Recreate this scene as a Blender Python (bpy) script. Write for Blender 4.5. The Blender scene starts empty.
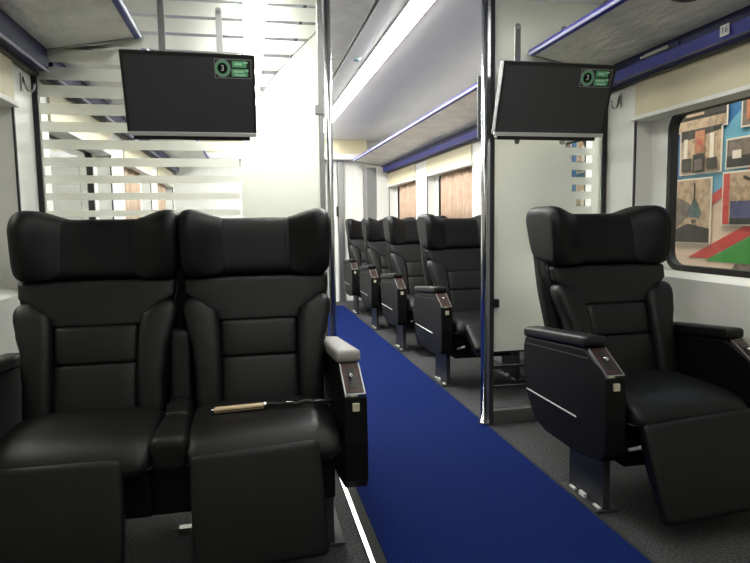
import bpy, bmesh, math, random
from mathutils import Vector, Matrix
random.seed(7)
S = bpy.context.scene
C = S.collection

# ------------------------------------------------------------------ camera
cam_d = bpy.data.cameras.new('camera')
cam = bpy.data.objects.new('camera', cam_d)
C.objects.link(cam)
cam_d.sensor_fit = 'HORIZONTAL'
cam_d.sensor_width = 36.0
cam_d.lens = 610.0 / 750.0 * 36.0
cam_d.clip_start = 0.02
cam_d.clip_end = 60
R0 = ((0.97876215, -0.03303647, 0.20231966), (-0.20452498, -0.0902786, 0.97468934), (-0.01393516, -0.99536846, -0.09511806))
right = Vector((R0[0][0], R0[1][0], R0[2][0]))
up = -Vector((R0[0][1], R0[1][1], R0[2][1]))
back = -Vector((R0[0][2], R0[1][2], R0[2][2]))
m4 = Matrix((right, up, back)).transposed().to_4x4()
m4.translation = Vector((0, 0, 1.1))
cam.matrix_world = m4
S.camera = cam

# ------------------------------------------------------------------ world, lights, exposure
w = bpy.data.worlds.new('world')
S.world = w
w.use_nodes = True
w.node_tree.nodes['Background'].inputs[0].default_value = (0.58, 0.53, 0.46, 1)
w.node_tree.nodes['Background'].inputs[1].default_value = 0.45
LAMP_STRENGTH = 24.0
LAMP_NEAR = 5.5
S.view_settings.view_transform = 'Standard'
S.view_settings.look = 'None'
S.view_settings.gamma = 1.0
S.view_settings.exposure = 1.35
def area(name, loc, sx, sy, power, rot, col=(1, 1, 1)):
    d = bpy.data.lights.new(name, 'AREA')
    d.shape = 'RECTANGLE'; d.size = sx; d.size_y = sy; d.energy = power; d.color = col
    o = bpy.data.objects.new(name, d); C.objects.link(o)
    o.location = loc; o.rotation_euler = rot
    return o
# unseen lights added outside the windows, the right one to brighten the posters
area('hall_fill', (2.45, 4.0, 3.6), 0.5, 6.0, 78, (0, math.radians(-16), 0), (1.0, 0.93, 0.82))
area('hall_fill', (-2.6, 4.5, 3.4), 0.6, 6.0, 100, (0, math.radians(14), 0), (1.0, 0.95, 0.85))

# ------------------------------------------------------------------ materials
def mat(name, col, rough=0.5, metal=0.0, bump=None, var=None, emis=None, spec=0.5, coat=0.0):
    m = bpy.data.materials.new(name); m.use_nodes = True
    nt = m.node_tree; b = nt.nodes['Principled BSDF']
    b.inputs['Base Color'].default_value = (*col, 1)
    b.inputs['Roughness'].default_value = rough
    b.inputs['Metallic'].default_value = metal
    b.inputs['Specular IOR Level'].default_value = spec
    b.inputs['Coat Weight'].default_value = coat
    tc = nt.nodes.new('ShaderNodeTexCoord')
    if bump:
        sc, st, stretch = bump
        mp = nt.nodes.new('ShaderNodeMapping'); mp.inputs['Scale'].default_value = stretch
        nt.links.new(tc.outputs['Object'], mp.inputs[0])
        n = nt.nodes.new('ShaderNodeTexNoise'); n.inputs['Scale'].default_value = sc; n.inputs['Detail'].default_value = 4
        nt.links.new(mp.outputs[0], n.inputs[0])
        bp = nt.nodes.new('ShaderNodeBump'); bp.inputs['Strength'].default_value = st; bp.inputs['Distance'].default_value = 0.01
        nt.links.new(n.outputs[0], bp.inputs['Height']); nt.links.new(bp.outputs[0], b.inputs['Normal'])
    if var:
        sc, c2, lo, hi = var
        n = nt.nodes.new('ShaderNodeTexNoise'); n.inputs['Scale'].default_value = sc; n.inputs['Detail'].default_value = 5
        nt.links.new(tc.outputs['Object'], n.inputs[0])
        r = nt.nodes.new('ShaderNodeValToRGB')
        r.color_ramp.elements[0].position = lo; r.color_ramp.elements[0].color = (*col, 1)
        r.color_ramp.elements[1].position = hi; r.color_ramp.elements[1].color = (*c2, 1)
        nt.links.new(n.outputs[0], r.inputs[0]); nt.links.new(r.outputs[0], b.inputs['Base Color'])
    if emis:
        b.inputs['Emission Color'].default_value = (*emis[0], 1)
        b.inputs['Emission Strength'].default_value = emis[1]
    return m
M = {}
M['leather'] = mat('black_leather', (0.004, 0.004, 0.004), 0.46, bump=(260, 0.12, (1, 1, 1)), var=(5, (0.006, 0.006, 0.0058), 0.35, 0.7), spec=0.27)
M['leather_dark'] = mat('black_headrest_leather', (0.0025, 0.0025, 0.003), 0.5, bump=(260, 0.10, (1, 1, 1)), spec=0.20)
M['piping'] = mat('black_piping', (0.006, 0.006, 0.006), 0.6)
M['plastic'] = mat('black_plastic', (0.003, 0.003, 0.003), 0.5, bump=(500, 0.05, (1, 1, 1)), spec=0.16)
M['pad_sheen_bar_grey'] = mat('grey_pad_sheen_and_light_bar', (0.27, 0.265, 0.24), 0.5, bump=(240, 0.08, (1, 1, 1)))  # reflected light on the armrest pad painted in; also the light bar's own grey
M['wood'] = mat('dark_red_wood', (0.022, 0.009, 0.007), 0.3, var=(30, (0.045, 0.018, 0.012), 0.4, 0.6), coat=0.1)
M['chrome'] = mat('polished_steel', (0.66, 0.67, 0.66), 0.2, 1.0)
M['steel'] = mat('brushed_steel', (0.40, 0.41, 0.40), 0.34, 1.0, bump=(60, 0.1, (1, 1, 12)))
M['dark_metal'] = mat('dark_grey_metal', (0.05, 0.052, 0.055), 0.45, 0.5)
M['base_metal'] = mat('grey_painted_base', (0.035, 0.036, 0.038), 0.45, 0.2)
M['cream_tag'] = mat('cream_label', (0.55, 0.53, 0.36), 0.5)
M['white_tag'] = mat('white_plastic', (0.75, 0.75, 0.72), 0.4)
M['wall'] = mat('off_white_wall', (0.72, 0.72, 0.67), 0.42, var=(1.6, (0.77, 0.77, 0.72), 0.3, 0.7))
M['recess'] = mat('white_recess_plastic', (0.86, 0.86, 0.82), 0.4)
M['cream'] = mat('cream_panel', (0.60, 0.54, 0.36), 0.5)
M['ceil'] = mat('grey_ceiling', (0.66, 0.66, 0.69), 0.40, var=(2.5, (0.70, 0.70, 0.73), 0.3, 0.7))
M['grille'] = mat('film_wrapped_grille', (0.78, 0.78, 0.76), 0.25, bump=(9, 0.6, (1.0, 7, 1)), var=(12, (0.9, 0.9, 0.88), 0.35, 0.65))
M['rack'] = mat('film_wrapped_rack', (0.60, 0.59, 0.55), 0.30, bump=(7, 0.9, (4, 1.3, 1)), var=(7, (0.78, 0.76, 0.70), 0.35, 0.65))
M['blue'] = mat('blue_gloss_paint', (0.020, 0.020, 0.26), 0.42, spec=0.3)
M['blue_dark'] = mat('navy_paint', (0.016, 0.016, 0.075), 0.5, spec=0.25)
M['brown_grey'] = mat('taupe_soffit', (0.12, 0.115, 0.10), 0.6)
M['edging'] = mat('dark_rubber_edging', (0.028, 0.030, 0.027), 0.85, spec=0.2)
M['rubber'] = mat('black_rubber', (0.010, 0.010, 0.010), 0.5)
M['lavender'] = mat('pale_blue_edge_strip', (0.55, 0.55, 0.80), 0.25)
M['tv'] = mat('black_tv_plastic', (0.013, 0.013, 0.014), 0.35)
M['screen'] = mat('matte_black_screen', (0.040, 0.042, 0.045), 0.42, spec=0.5)
M['tv_trim'] = mat('silver_tv_trim', (0.62, 0.62, 0.60), 0.35, 0.3)
M['green'] = mat('green_print', (0.12, 0.46, 0.20), 0.4)
M['green_pale'] = mat('pale_green_print', (0.45, 0.75, 0.55), 0.4)
M['badge_grey'] = mat('grey_badge_print', (0.28, 0.33, 0.30), 0.4)
M['door'] = mat('grey_door_paint', (0.36, 0.37, 0.35), 0.45)
M['dark_panel'] = mat('mid_grey_panel', (0.20, 0.205, 0.20), 0.5)
M['curtain'] = mat('pinkish_brown_curtain', (0.40, 0.285, 0.20), 0.85, var=(14, (0.47, 0.34, 0.25), 0.35, 0.65))
M['cyan_glass'] = mat('pale_cyan_plastic', (0.30, 0.50, 0.55), 0.15)
M['red'] = mat('red_plastic', (0.5, 0.03, 0.02), 0.4)
M['gold'] = mat('cream_gold_lacquer', (0.62, 0.48, 0.30), 0.3, 0.1)
M['hall_floor'] = mat('dark_hall_floor', (0.06, 0.06, 0.06), 0.6)

def ribbed(name, c1, c2, scale, rough, axis='X', noise=220, amt=0.5):
    m = bpy.data.materials.new(name); m.use_nodes = True
    nt = m.node_tree; b = nt.nodes['Principled BSDF']
    b.inputs['Roughness'].default_value = rough; b.inputs['Specular IOR Level'].default_value = 0.05
    tc = nt.nodes.new('ShaderNodeTexCoord')
    n = nt.nodes.new('ShaderNodeTexNoise'); n.inputs['Scale'].default_value = noise; n.inputs['Detail'].default_value = 3
    n2 = nt.nodes.new('ShaderNodeTexNoise'); n2.inputs['Scale'].default_value = 3.0
    wv = nt.nodes.new('ShaderNodeTexWave'); wv.inputs['Scale'].default_value = scale; wv.bands_direction = axis
    wv.inputs['Distortion'].default_value = 0.6
    for q in (n, n2, wv): nt.links.new(tc.outputs['Object'], q.inputs['Vector'])
    mx = nt.nodes.new('ShaderNodeMath'); mx.operation = 'MULTIPLY_ADD'; mx.inputs[1].default_value = amt
    nt.links.new(wv.outputs['Fac'], mx.inputs[0]); nt.links.new(n.outputs[0], mx.inputs[2])
    r = nt.nodes.new('ShaderNodeValToRGB')
    r.color_ramp.elements[0].position = 0.35; r.color_ramp.elements[0].color = (*c1, 1)
    r.color_ramp.elements[1].position = 0.95; r.color_ramp.elements[1].color = (*c2, 1)
    nt.links.new(mx.outputs[0], r.inputs[0]); nt.links.new(r.outputs[0], b.inputs['Base Color'])
    bp = nt.nodes.new('ShaderNodeBump'); bp.inputs['Strength'].default_value = 0.5; bp.inputs['Distance'].default_value = 0.004
    nt.links.new(mx.outputs[0], bp.inputs['Height']); nt.links.new(bp.outputs[0], b.inputs['Normal'])
    return m
M['blue_carpet'] = ribbed('blue_ribbed_carpet', (0.0015, 0.006, 0.042), (0.004, 0.014, 0.090), 26, 0.9, 'X', 300)
M['grey_carpet'] = ribbed('speckled_grey_carpet', (0.022, 0.022, 0.023), (0.12, 0.12, 0.12), 60, 0.9, 'Y', 110, 0.2)

def emit(name, col, s):
    m = bpy.data.materials.new(name); m.use_nodes = True
    nt = m.node_tree; nt.nodes.clear()
    e = nt.nodes.new('ShaderNodeEmission'); e.inputs[0].default_value = (*col, 1); e.inputs[1].default_value = s
    o = nt.nodes.new('ShaderNodeOutputMaterial'); nt.links.new(e.outputs[0], o.inputs[0])
    return m
M['lamp'] = emit('lit_tube_diffuser', (1.0, 1.0, 0.97), LAMP_STRENGTH)
M['lamp_near'] = emit('lit_tube_diffuser_near', (1.0, 0.99, 0.94), LAMP_NEAR)

def glass(name, tint=(0.93, 0.95, 0.94), refl=0.06):
    m = bpy.data.materials.new(name); m.use_nodes = True
    nt = m.node_tree; nt.nodes.clear()
    t = nt.nodes.new('ShaderNodeBsdfTransparent'); t.inputs[0].default_value = (*tint, 1)
    g = nt.nodes.new('ShaderNodeBsdfGlossy'); g.inputs['Roughness'].default_value = 0.02
    fr = nt.nodes.new('ShaderNodeFresnel'); fr.inputs[0].default_value = 1.45
    mx = nt.nodes.new('ShaderNodeMixShader'); o = nt.nodes.new('ShaderNodeOutputMaterial')
    ge = nt.nodes.new('ShaderNodeNewGeometry'); sb = nt.nodes.new('ShaderNodeMath'); sb.operation = 'SUBTRACT'; sb.inputs[0].default_value = 1.0
    ml = nt.nodes.new('ShaderNodeMath'); ml.operation = 'MULTIPLY'
    nt.links.new(ge.outputs['Backfacing'], sb.inputs[1]); nt.links.new(sb.outputs[0], ml.inputs[0]); nt.links.new(fr.outputs[0], ml.inputs[1])
    nt.links.new(ml.outputs[0], mx.inputs[0]); nt.links.new(t.outputs[0], mx.inputs[1]); nt.links.new(g.outputs[0], mx.inputs[2])
    nt.links.new(mx.outputs[0], o.inputs[0])
    return m
M['glass'] = glass('clear_glass')
def frosted():
    m = bpy.data.materials.new('frosted_film'); m.use_nodes = True
    nt = m.node_tree; nt.nodes.clear()
    d = nt.nodes.new('ShaderNodeBsdfDiffuse'); d.inputs[0].default_value = (0.27, 0.25, 0.19, 1)
    t = nt.nodes.new('ShaderNodeBsdfTranslucent'); t.inputs[0].default_value = (0.90, 0.90, 0.84, 1)
    f = nt.nodes.new('ShaderNodeBsdfRefraction'); f.inputs['Roughness'].default_value = 0.62; f.inputs['IOR'].default_value = 1.3
    f.inputs[0].default_value = (0.95, 0.95, 0.9, 1)
    m1 = nt.nodes.new('ShaderNodeMixShader'); m1.inputs[0].default_value = 0.62
    m2 = nt.nodes.new('ShaderNodeMixShader'); m2.inputs[0].default_value = 0.66
    o = nt.nodes.new('ShaderNodeOutputMaterial')
    nt.links.new(d.outputs[0], m1.inputs[1]); nt.links.new(t.outputs[0], m1.inputs[2])
    nt.links.new(m1.outputs[0], m2.inputs[1]); nt.links.new(f.outputs[0], m2.inputs[2]); nt.links.new(m2.outputs[0], o.inputs[0])
    return m
M['film'] = frosted()

# ------------------------------------------------------------------ mesh helpers
def NB(): return bmesh.new()
def add_box(bm, lo, hi, bev=0.0, mi=0):
    vs = [bm.verts.new((x, y, z)) for x in (lo[0], hi[0]) for y in (lo[1], hi[1]) for z in (lo[2], hi[2])]
    q = [(0, 1, 3, 2), (4, 6, 7, 5), (0, 4, 5, 1), (2, 3, 7, 6), (0, 2, 6, 4), (1, 5, 7, 3)]
    fs = [bm.faces.new([vs[i] for i in f]) for f in q]
    for f in fs: f.material_index = mi
    if bev > 0:
        es = list({e for f in fs for e in f.edges})
        r = bmesh.ops.bevel(bm, geom=es, offset=bev, segments=3, affect='EDGES', profile=0.6)
        for f in r['faces']: f.material_index = mi
    return fs
def add_prism(bm, poly, axis, a, b, bev=0.0, mi=0):
    """poly: 2-D points; extruded along axis between a and b"""
    def P(p, t):
        if axis == 'x': return (t, p[0], p[1])
        if axis == 'y': return (p[0], t, p[1])
        return (p[0], p[1], t)
    A = [bm.verts.new(P(p, a)) for p in poly]; B = [bm.verts.new(P(p, b)) for p in poly]
    n = len(poly)
    fs = [bm.faces.new(A), bm.faces.new(B[::-1])]
    for i in range(n): fs.append(bm.faces.new((A[i], B[i], B[(i + 1) % n], A[(i + 1) % n])))
    bmesh.ops.recalc_face_normals(bm, faces=fs)
    for f in fs: f.material_index = mi
    if bev > 0:
        es = list({e for f in fs[:2] for e in f.edges})
        r = bmesh.ops.bevel(bm, geom=es, offset=bev, segments=3, affect='EDGES', profile=0.6)
        for f in r['faces']: f.material_index = mi
def add_tube(bm, pts, r, n=12, mi=0):
    pts = [Vector(p) for p in pts]; rings = []
    for i, p in enumerate(pts):
        d = (pts[min(i + 1, len(pts) - 1)] - pts[max(i - 1, 0)]).normalized()
        u = d.orthogonal() if abs(d.z) < 0.9 else d.cross(Vector((0, 1, 0)))
        u.normalize()
        if rings:
            u = (pu - pu.dot(d) * d).normalized()
        pu = u; v = d.cross(u)
        rings.append([bm.verts.new(p + r * (math.cos(2 * math.pi * k / n) * u + math.sin(2 * math.pi * k / n) * v)) for k in range(n)])
    for a, b in zip(rings, rings[1:]):
        for k in range(n):
            f = bm.faces.new((a[k], a[(k + 1) % n], b[(k + 1) % n], b[k])); f.material_index = mi; f.smooth = True
    f = bm.faces.new(rings[0][::-1]); f.material_index = mi
    f = bm.faces.new(rings[-1]); f.material_index = mi
def lerp(a, b, t): return a + (b - a) * t
def sample(keys, t):
    """keys: list of (t, value...) -> smooth interpolated tuple"""
    if t <= keys[0][0]: return keys[0][1:]
    for a, b in zip(keys, keys[1:]):
        if t <= b[0]:
            k = (t - a[0]) / (b[0] - a[0]); k = k * k * (3 - 2 * k) * 0.6 + k * 0.4
            return tuple(lerp(x, y, k) for x, y in zip(a[1:], b[1:]))
    return keys[-1][1:]
def add_pad(bm, fn, t0, t1, A, B, e=0.03, p=3.2, q=2.4, n=28, steps=22, mi=0):
    """Soft upholstered body: fn(t) -> (centre, half A, half B); ends rounded over length e."""
    A = Vector(A).normalized(); B = Vector(B).normalized()
    L = t1 - t0; ts = []
    for i in range(7): ts.append(t0 + e * (1 - math.cos(math.pi / 2 * i / 6)) if False else t0 + e * (i / 6) ** 2)
    for i in range(1, steps): ts.append(t0 + e + (L - 2 * e) * i / steps)
    for i in range(7): ts.append(t1 - e * ((6 - i) / 6) ** 2)
    rings = []
    for t in ts:
        c, ra, rb = fn(t)
        d = min(t - t0, t1 - t)
        s = 1.0 if d >= e else max(0.0, 1 - (1 - d / e) ** q) ** (1 / q)
        m = min(ra, rb, e)
        ra2 = ra - m * (1 - s); rb2 = rb - m * (1 - s)
        if ra2 < 1e-4: ra2 = 1e-4
        if rb2 < 1e-4: rb2 = 1e-4
        ring = []
        for k in range(n):
            a = 2 * math.pi * (k + 0.5) / n
            ca, sa = math.cos(a), math.sin(a)
            x = math.copysign(abs(ca) ** (2 / p), ca) * ra2; y = math.copysign(abs(sa) ** (2 / p), sa) * rb2
            ring.append(bm.verts.new(Vector(c) + A * x + B * y))
        rings.append(ring)
    for a, b in zip(rings, rings[1:]):
        for k in range(n):
            f = bm.faces.new((a[k], a[(k + 1) % n], b[(k + 1) % n], b[k])); f.smooth = True; f.material_index = mi
    for r in (rings[0][::-1], rings[-1]):
        f = bm.faces.new(r); f.smooth = True; f.material_index = mi
    bmesh.ops.recalc_face_normals(bm, faces=bm.faces[:])
def add_disc(bm, c, r, axis_n, th, n=28, mi=0, r_in=0.0):
    c = Vector(c); nn = Vector(axis_n).normalized(); u = nn.orthogonal().normalized(); v = nn.cross(u)
    def ring(rr, off): return [bm.verts.new(c + nn * off + rr * (math.cos(2 * math.pi * k / n) * u + math.sin(2 * math.pi * k / n) * v)) for k in range(n)]
    o0, o1 = ring(r, 0), ring(r, th); fs = []
    for k in range(n): fs.append(bm.faces.new((o0[k], o0[(k + 1) % n], o1[(k + 1) % n], o1[k])))
    if r_in > 0:
        i0, i1 = ring(r_in, 0), ring(r_in, th)
        for k in range(n):
            j = (k + 1) % n
            fs.append(bm.faces.new((i0[j], i0[k], i1[k], i1[j])))
            fs.append(bm.faces.new((o1[k], o1[j], i1[j], i1[k])))
            fs.append(bm.faces.new((o0[j], o0[k], i0[k], i0[j])))
    else:
        fs.append(bm.faces.new(o1)); fs.append(bm.faces.new(o0[::-1]))
    for f in fs: f.material_index = mi
def rrect(w, h, r, n=6):
    """rounded rectangle points centred at 0, counter clockwise"""
    out = []
    for cx, cy, a0 in ((w / 2 - r, h / 2 - r, 0), (-w / 2 + r, h / 2 - r, 90), (-w / 2 + r, -h / 2 + r, 180), (w / 2 - r, -h / 2 + r, 270)):
        for i in range(n + 1):
            a = math.radians(a0 + 90 * i / n); out.append((cx + r * math.cos(a), cy + r * math.sin(a)))
    return out
def ring_plate(bm, outer, inner, x0, x1, cy, cz, mi=0):
    """plate in the Y-Z plane between two loops with the same count, thickness x0..x1"""
    n = len(outer); L = []
    for x in (x0, x1):
        L.append([bm.verts.new((x, cy + p[0], cz + p[1])) for p in outer]); L.append([bm.verts.new((x, cy + p[0], cz + p[1])) for p in inner])
    fs = []
    for k in range(n):
        j = (k + 1) % n
        for a, b in ((L[0], L[1]), (L[2], L[3]), (L[0], L[2]), (L[1], L[3])):
            fs.append(bm.faces.new((a[k], a[j], b[j], b[k])))
    bmesh.ops.recalc_face_normals(bm, faces=fs)
    for f in fs: f.material_index = mi
def obj(name, bm, m, parent=None, smooth=False, **kw):
    me = bpy.data.meshes.new(name)
    bmesh.ops.recalc_face_normals(bm, faces=bm.faces[:])
    if smooth:
        for f in bm.faces: f.smooth = True
    bm.to_mesh(me); bm.free()
    for x in (m if isinstance(m, (list, tuple)) else [m]): me.materials.append(M[x] if isinstance(x, str) else x)
    o = bpy.data.objects.new(name, me); C.objects.link(o)
    if parent is not None: o.parent = parent
    for k, v in kw.items(): o[k] = v
    return o
def box(name, lo, hi, m, parent=None, bev=0.0, **kw):
    bm = NB(); add_box(bm, lo, hi, bev); return obj(name, bm, m, parent, **kw)
def thing(name, label, cat, loc=(0, 0, 0), group=None):
    o = bpy.data.objects.new(name, None); C.objects.link(o); o.location = loc
    o.empty_display_size = 0.1
    o['label'] = label; o['category'] = cat
    if group: o['group'] = group
    return o
def tag(o, label, cat, group=None):
    o['label'] = label; o['category'] = cat
    if group: o['group'] = group
    return o
def struct(name, bm, m, parent=None):
    o = obj(name, bm, m, parent)
    if parent is None: o['kind'] = 'structure'
    return o
def sbox(name, lo, hi, m, parent=None, bev=0.0):
    bm = NB(); add_box(bm, lo, hi, bev); return struct(name, bm, m, parent)
def text_mesh(name, s, size, m, parent, loc, rot, ext=0.0006):
    cu = bpy.data.curves.new('text_curve', 'FONT'); cu.body = s; cu.size = size; cu.extrude = ext
    cu.align_x = 'CENTER'; cu.align_y = 'CENTER'
    t = bpy.data.objects.new('text_tmp', cu); C.objects.link(t)
    dg = bpy.context.evaluated_depsgraph_get()
    me = bpy.data.meshes.new_from_object(t.evaluated_get(dg)); bpy.data.objects.remove(t)
    me.materials.clear(); me.materials.append(M[m])
    o = bpy.data.objects.new(name, me); C.objects.link(o); o.parent = parent; o.location = loc; o.rotation_euler = rot
    return o

# ------------------------------------------------------------------ setting
CX = 0.505; DW = 1.425; YB = -1.6; YF = 8.58; ZC = 2.25
def X(side, d): return CX + side * d
def lohi(side, d0, d1): a, b = X(side, d0), X(side, d1); return min(a, b), max(a, b)
PART = 3.05
sbox('floor', (X(-1, DW + 0.12), YB - 0.1, -0.08), (X(1, DW + 0.12), YF + 0.1, 0.0), 'grey_carpet')
# ceiling: flat grey panels with recesses for centre grille
bm = NB()
add_box(bm, (X(-1, DW + .12), YB - .1, ZC), (X(1, DW + .12), YF + .1, ZC + .08))
struct('ceiling', bm, 'ceil')
def side_wall(side, name):
    bm = NB()
    a, b = lohi(side, DW, DW + 0.12)
    add_box(bm, (a, YB, 0), (b, YF, 0.83))                 # lower wall
    add_box(bm, (a, YB, 1.615), (b, YF, ZC))               # wall above windows
    ys = [YB] + [y for k in range(-2, 4) for y in (1.43 + 1.82 * k, 2.79 + 1.82 * k)] + [YF]
    ys = [y for y in ys if y >= YB]
    if len(ys) % 2: ys = ys[1:] if False else ys
    # pillars between recesses
    pill = []
    k = -2
    edges = []
    while 1.43 + 1.82 * k < YF:
        edges.append((1.43 + 1.82 * k, 2.79 + 1.82 * k)); k += 1
    prev = YB
    for y0, y1 in edges:
        if y1 <= YB: continue
        if y0 > prev: pill.append((prev, y0))
        prev = min(y1, YF)
    if prev < YF: pill.append((prev, YF))
    for y0, y1 in pill: add_box(bm, (a, y0, 0.83), (b, y1, 1.615))
    # sloped sill inside each recess
    for y0, y1 in edges:
        y0, y1 = max(y0, YB), min(y1, YF)
        if y1 <= YB: continue
        lo, hi = X(side, DW), X(side, DW + 0.09)
        add_prism(bm, [(lo, 0.83), (hi, 0.83), (hi, 0.855)], 'y', y0, y1)
    struct(name, bm, 'wall')
    return [(max(y0, YB), min(y1, YF)) for y0, y1 in edges if y1 > YB]
edR = side_wall(1, 'wall_right'); edL = side_wall(-1, 'wall_left')
sbox('wall_back', (X(-1, DW), YB - 0.1, 0), (X(1, DW), YB, ZC), 'wall')
# windows: recess panel with rounded opening, rubber seal, pane
nwin = 0
for side, eds in ((1, edR), (-1, edL)):
    for y0, y1 in eds:
        if y1 - y0 < 1.0: continue
        nwin += 1
        cy = (y0 + y1) / 2; wd = y1 - y0; cz = 1.235
        wn = bpy.data.objects.new('window_%d' % nwin, None); C.objects.link(wn); wn['kind'] = 'structure'; wn.location = (X(side, DW + .09), cy, cz)
        inner = rrect(wd - 0.27, 0.755, 0.09)
        outer = [(max(-wd / 2, min(wd / 2, p[0] * 3)), max(-0.405, min(0.405, p[1] * 3))) for p in inner]
        # outer loop: project the rounded loop out to the rectangle
        outer = []
        for p in inner:
            s = min((wd / 2) / max(abs(p[0]), 1e-6), 0.405 / max(abs(p[1]), 1e-6)); outer.append((p[0] * s, p[1] * s))
        # make sure rectangle corners exist
        for sx in (1, -1):
            for sy in (1, -1):
                j = min(range(len(outer)), key=lambda i: (outer[i][0] - sx * wd / 2) ** 2 + (outer[i][1] - sy * 0.405) ** 2)
                outer[j] = (sx * wd / 2, sy * 0.405)
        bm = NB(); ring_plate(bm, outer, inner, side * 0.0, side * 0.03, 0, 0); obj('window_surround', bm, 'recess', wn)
        bm = NB(); ring_plate(bm, rrect(wd - 0.262, 0.763, 0.094), rrect(wd - 0.315, 0.71, 0.07), side * -0.006, side * 0.034, 0, 0); obj('rubber_seal', bm, 'rubber', wn)
        bm = NB(); add_box(bm, (min(side * .012, side * .018), -(wd - .29) / 2, -.365), (max(side * .012, side * .018), (wd - .29) / 2, .365)); obj('pane', bm, 'glass', wn)
        # pelmet blind box above the recess with a silver bottom rail
        a, b = lohi(side, DW - 0.012, DW + 0.02)
        bmp = NB(); add_box(bmp, (a, y0 + .004, 1.612), (b, y1 - .004, 1.775))
        tr = struct('trim_%d' % nwin, bmp, 'cream')
        a, b = lohi(side, DW - 0.024, DW + 0.10)
        box('blind_rail', (a, y0 - .012, 1.592), (b, y1 + .012, 1.612), 'wall', tr, 0.003)
        a, b = lohi(side, DW - 0.004, DW + 0.004)
        box('joint_strip', (a, y1 - .002, .0), (b, y1 + .010, 1.60), 'rubber', tr)
# soffit strip between the rack and the pelmet
nt_ = nwin
for side in (1, -1):
    nt_ += 1
    a, b = lohi(side, DW - 0.03, DW)
    sbox('trim_%d' % nt_, (a, YB, 1.775), (b, YF, 1.79), 'brown_grey')
# metal and dark edging strips beside the carpet
sbox('trim_30', (0.353, YB, 0.0), (0.371, PART - .05, 0.010), 'chrome', bev=0.002)
sbox('trim_31', (0.371, YB, 0.0), (0.408, YF - .6, 0.006), 'edging')
sbox('trim_32', (1.232, YB, 0.0), (1.246, YF - .6, 0.007), 'edging')
rn = box('carpet_runner', (0.408, YB + .02, 0.0), (1.232, 8.05, 0.008), 'blue_carpet')
tag(rn, 'long royal blue ribbed carpet runner down the aisle', 'carpet')
# far wall: door, frame, bulkhead, side cupboards
bm = NB()
add_box(bm, (X(-1, DW), YF, 0), (X(1, DW), YF + .1, ZC))
add_box(bm, (X(-1, DW), YF - .03, 0), (X(-1, .98), YF, ZC)); add_box(bm, (1.345, YF - .012, 0), (1.48, YF, 1.99)); add_box(bm, (1.486, YF - .012, 0), (1.62, YF, 1.99))
struct('wall_far', bm, 'wall')
dr = bpy.data.objects.new('door_1', None); C.objects.link(dr); dr['kind'] = 'structure'; dr.location = (CX, YF, 0)
box('door_leaf', (-.45, -.02, 0), (.68, 0, 1.98), 'door', dr)
box('door_frame', (.76, -.05, 0), (.84, 0, 1.98), 'steel', dr, .004)
box('door_frame', (.66, -.06, 0), (.74, -.02, 1.98), 'wall', dr, .004)
box('door_frame', (-.53, -.05, 0), (-.45, 0, 1.98), 'steel', dr, .004)
box('door_handle', (.725, -.075, 1.20), (.755, -.048, 1.34), 'rubber', dr, .006)
bm = NB(); add_box(bm, (-0.62, YF - .16, 2.05), (1.66, YF, ZC)); struct('trim_33', bm, 'cream')
bm = NB(); add_box(bm, (-0.55, YF - .20, 1.975), (1.60, YF, 2.05), .006); struct('trim_34', bm, 'ceil')
sbox('trim_35', (1.63, 8.30, 0), (1.76, YF, 1.86), 'dark_panel')
sbox('trim_36', (1.765, 8.26, 0), (1.93, YF, 1.86), 'wall')
sbox('baseboard_right', (1.905, YB, 0), (1.93, YF - .33, .10), 'dark_panel')
sbox('baseboard_left', (-.92, YB, 0), (-.895, YF, .10), 'dark_panel')
# ceiling centre grille wrapped in film, with edge rails
bm = NB(); add_box(bm, (CX - .165, YB, ZC - .028), (CX + .165, YF - .2, ZC))
struct('trim_37', bm, 'grille')
for sx in (-1, 1):
    a, b = sorted((CX + sx * .165, CX + sx * .188))
    bm = NB(); add_box(bm, (a, YB, ZC - .034), (b, YF - .2, ZC), .003); struct('trim_%d' % (38 + (sx > 0)), bm, 'chrome')
    bm = NB(); a, b = sorted((CX + sx * .172, CX + sx * .181)); add_box(bm, (a, YB, ZC - .036), (b, YF - .2, ZC - .0335)); struct('trim_%d' % (40 + (sx > 0)), bm, 'dark_metal')

# ------------------------------------------------------------------ ceiling lamps (long lit strips)
def lamp_strip(side, y0, y1, m, label):
    t = thing('ceiling_lamp', label, 'lamp', (X(side, .425), (y0 + y1) / 2, ZC), 'strip lamps along the ceiling')
    h = (y1 - y0) / 2
    bm = NB(); add_prism(bm, [(-.058, 0), (.058, 0), (.052, -.012), (.040, -.016), (-.040, -.016), (-.052, -.012)], 'y', -h, h); obj('diffuser', bm, m, t)
    bm = NB(); add_box(bm, (-.066, -h, -.006), (-.059, h, 0)); add_box(bm, (.059, -h, -.006), (.066, h, 0)); obj('housing_edge', bm, 'white_tag', t)
lamp_strip(1, 3.09, 8.3, 'lamp', 'long glowing white strip lamp on the ceiling right of the chrome grab pole')
lamp_strip(-1, 3.09, 8.3, 'lamp', 'long strip lamp glowing behind the frosted left glass partition')
lamp_strip(1, -1.2, 3.01, 'lamp_near', 'near ceiling strip lamp in front of the partition, right side')
lamp_strip(-1, -1.2, 3.01, 'lamp_near', 'near ceiling strip lamp in front of the partition, left side above the double seat')
t = thing('ceiling_sensor', 'small round pale cyan sensor on the grey ceiling beside the strip lamp', 'sensor', (.79, 4.32, ZC))
bm = NB(); add_disc(bm, (0, 0, -.006), .030, (0, 0, 1), .006); obj('ring', bm, 'white_tag', t)
bm = NB(); add_pad(bm, lambda q: (Vector((0, 0, q)), .024, .024), -.020, -.006, (1, 0, 0), (0, 1, 0), e=.006, p=2, steps=3); obj('lens', bm, 'cyan_glass', t)

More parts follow.
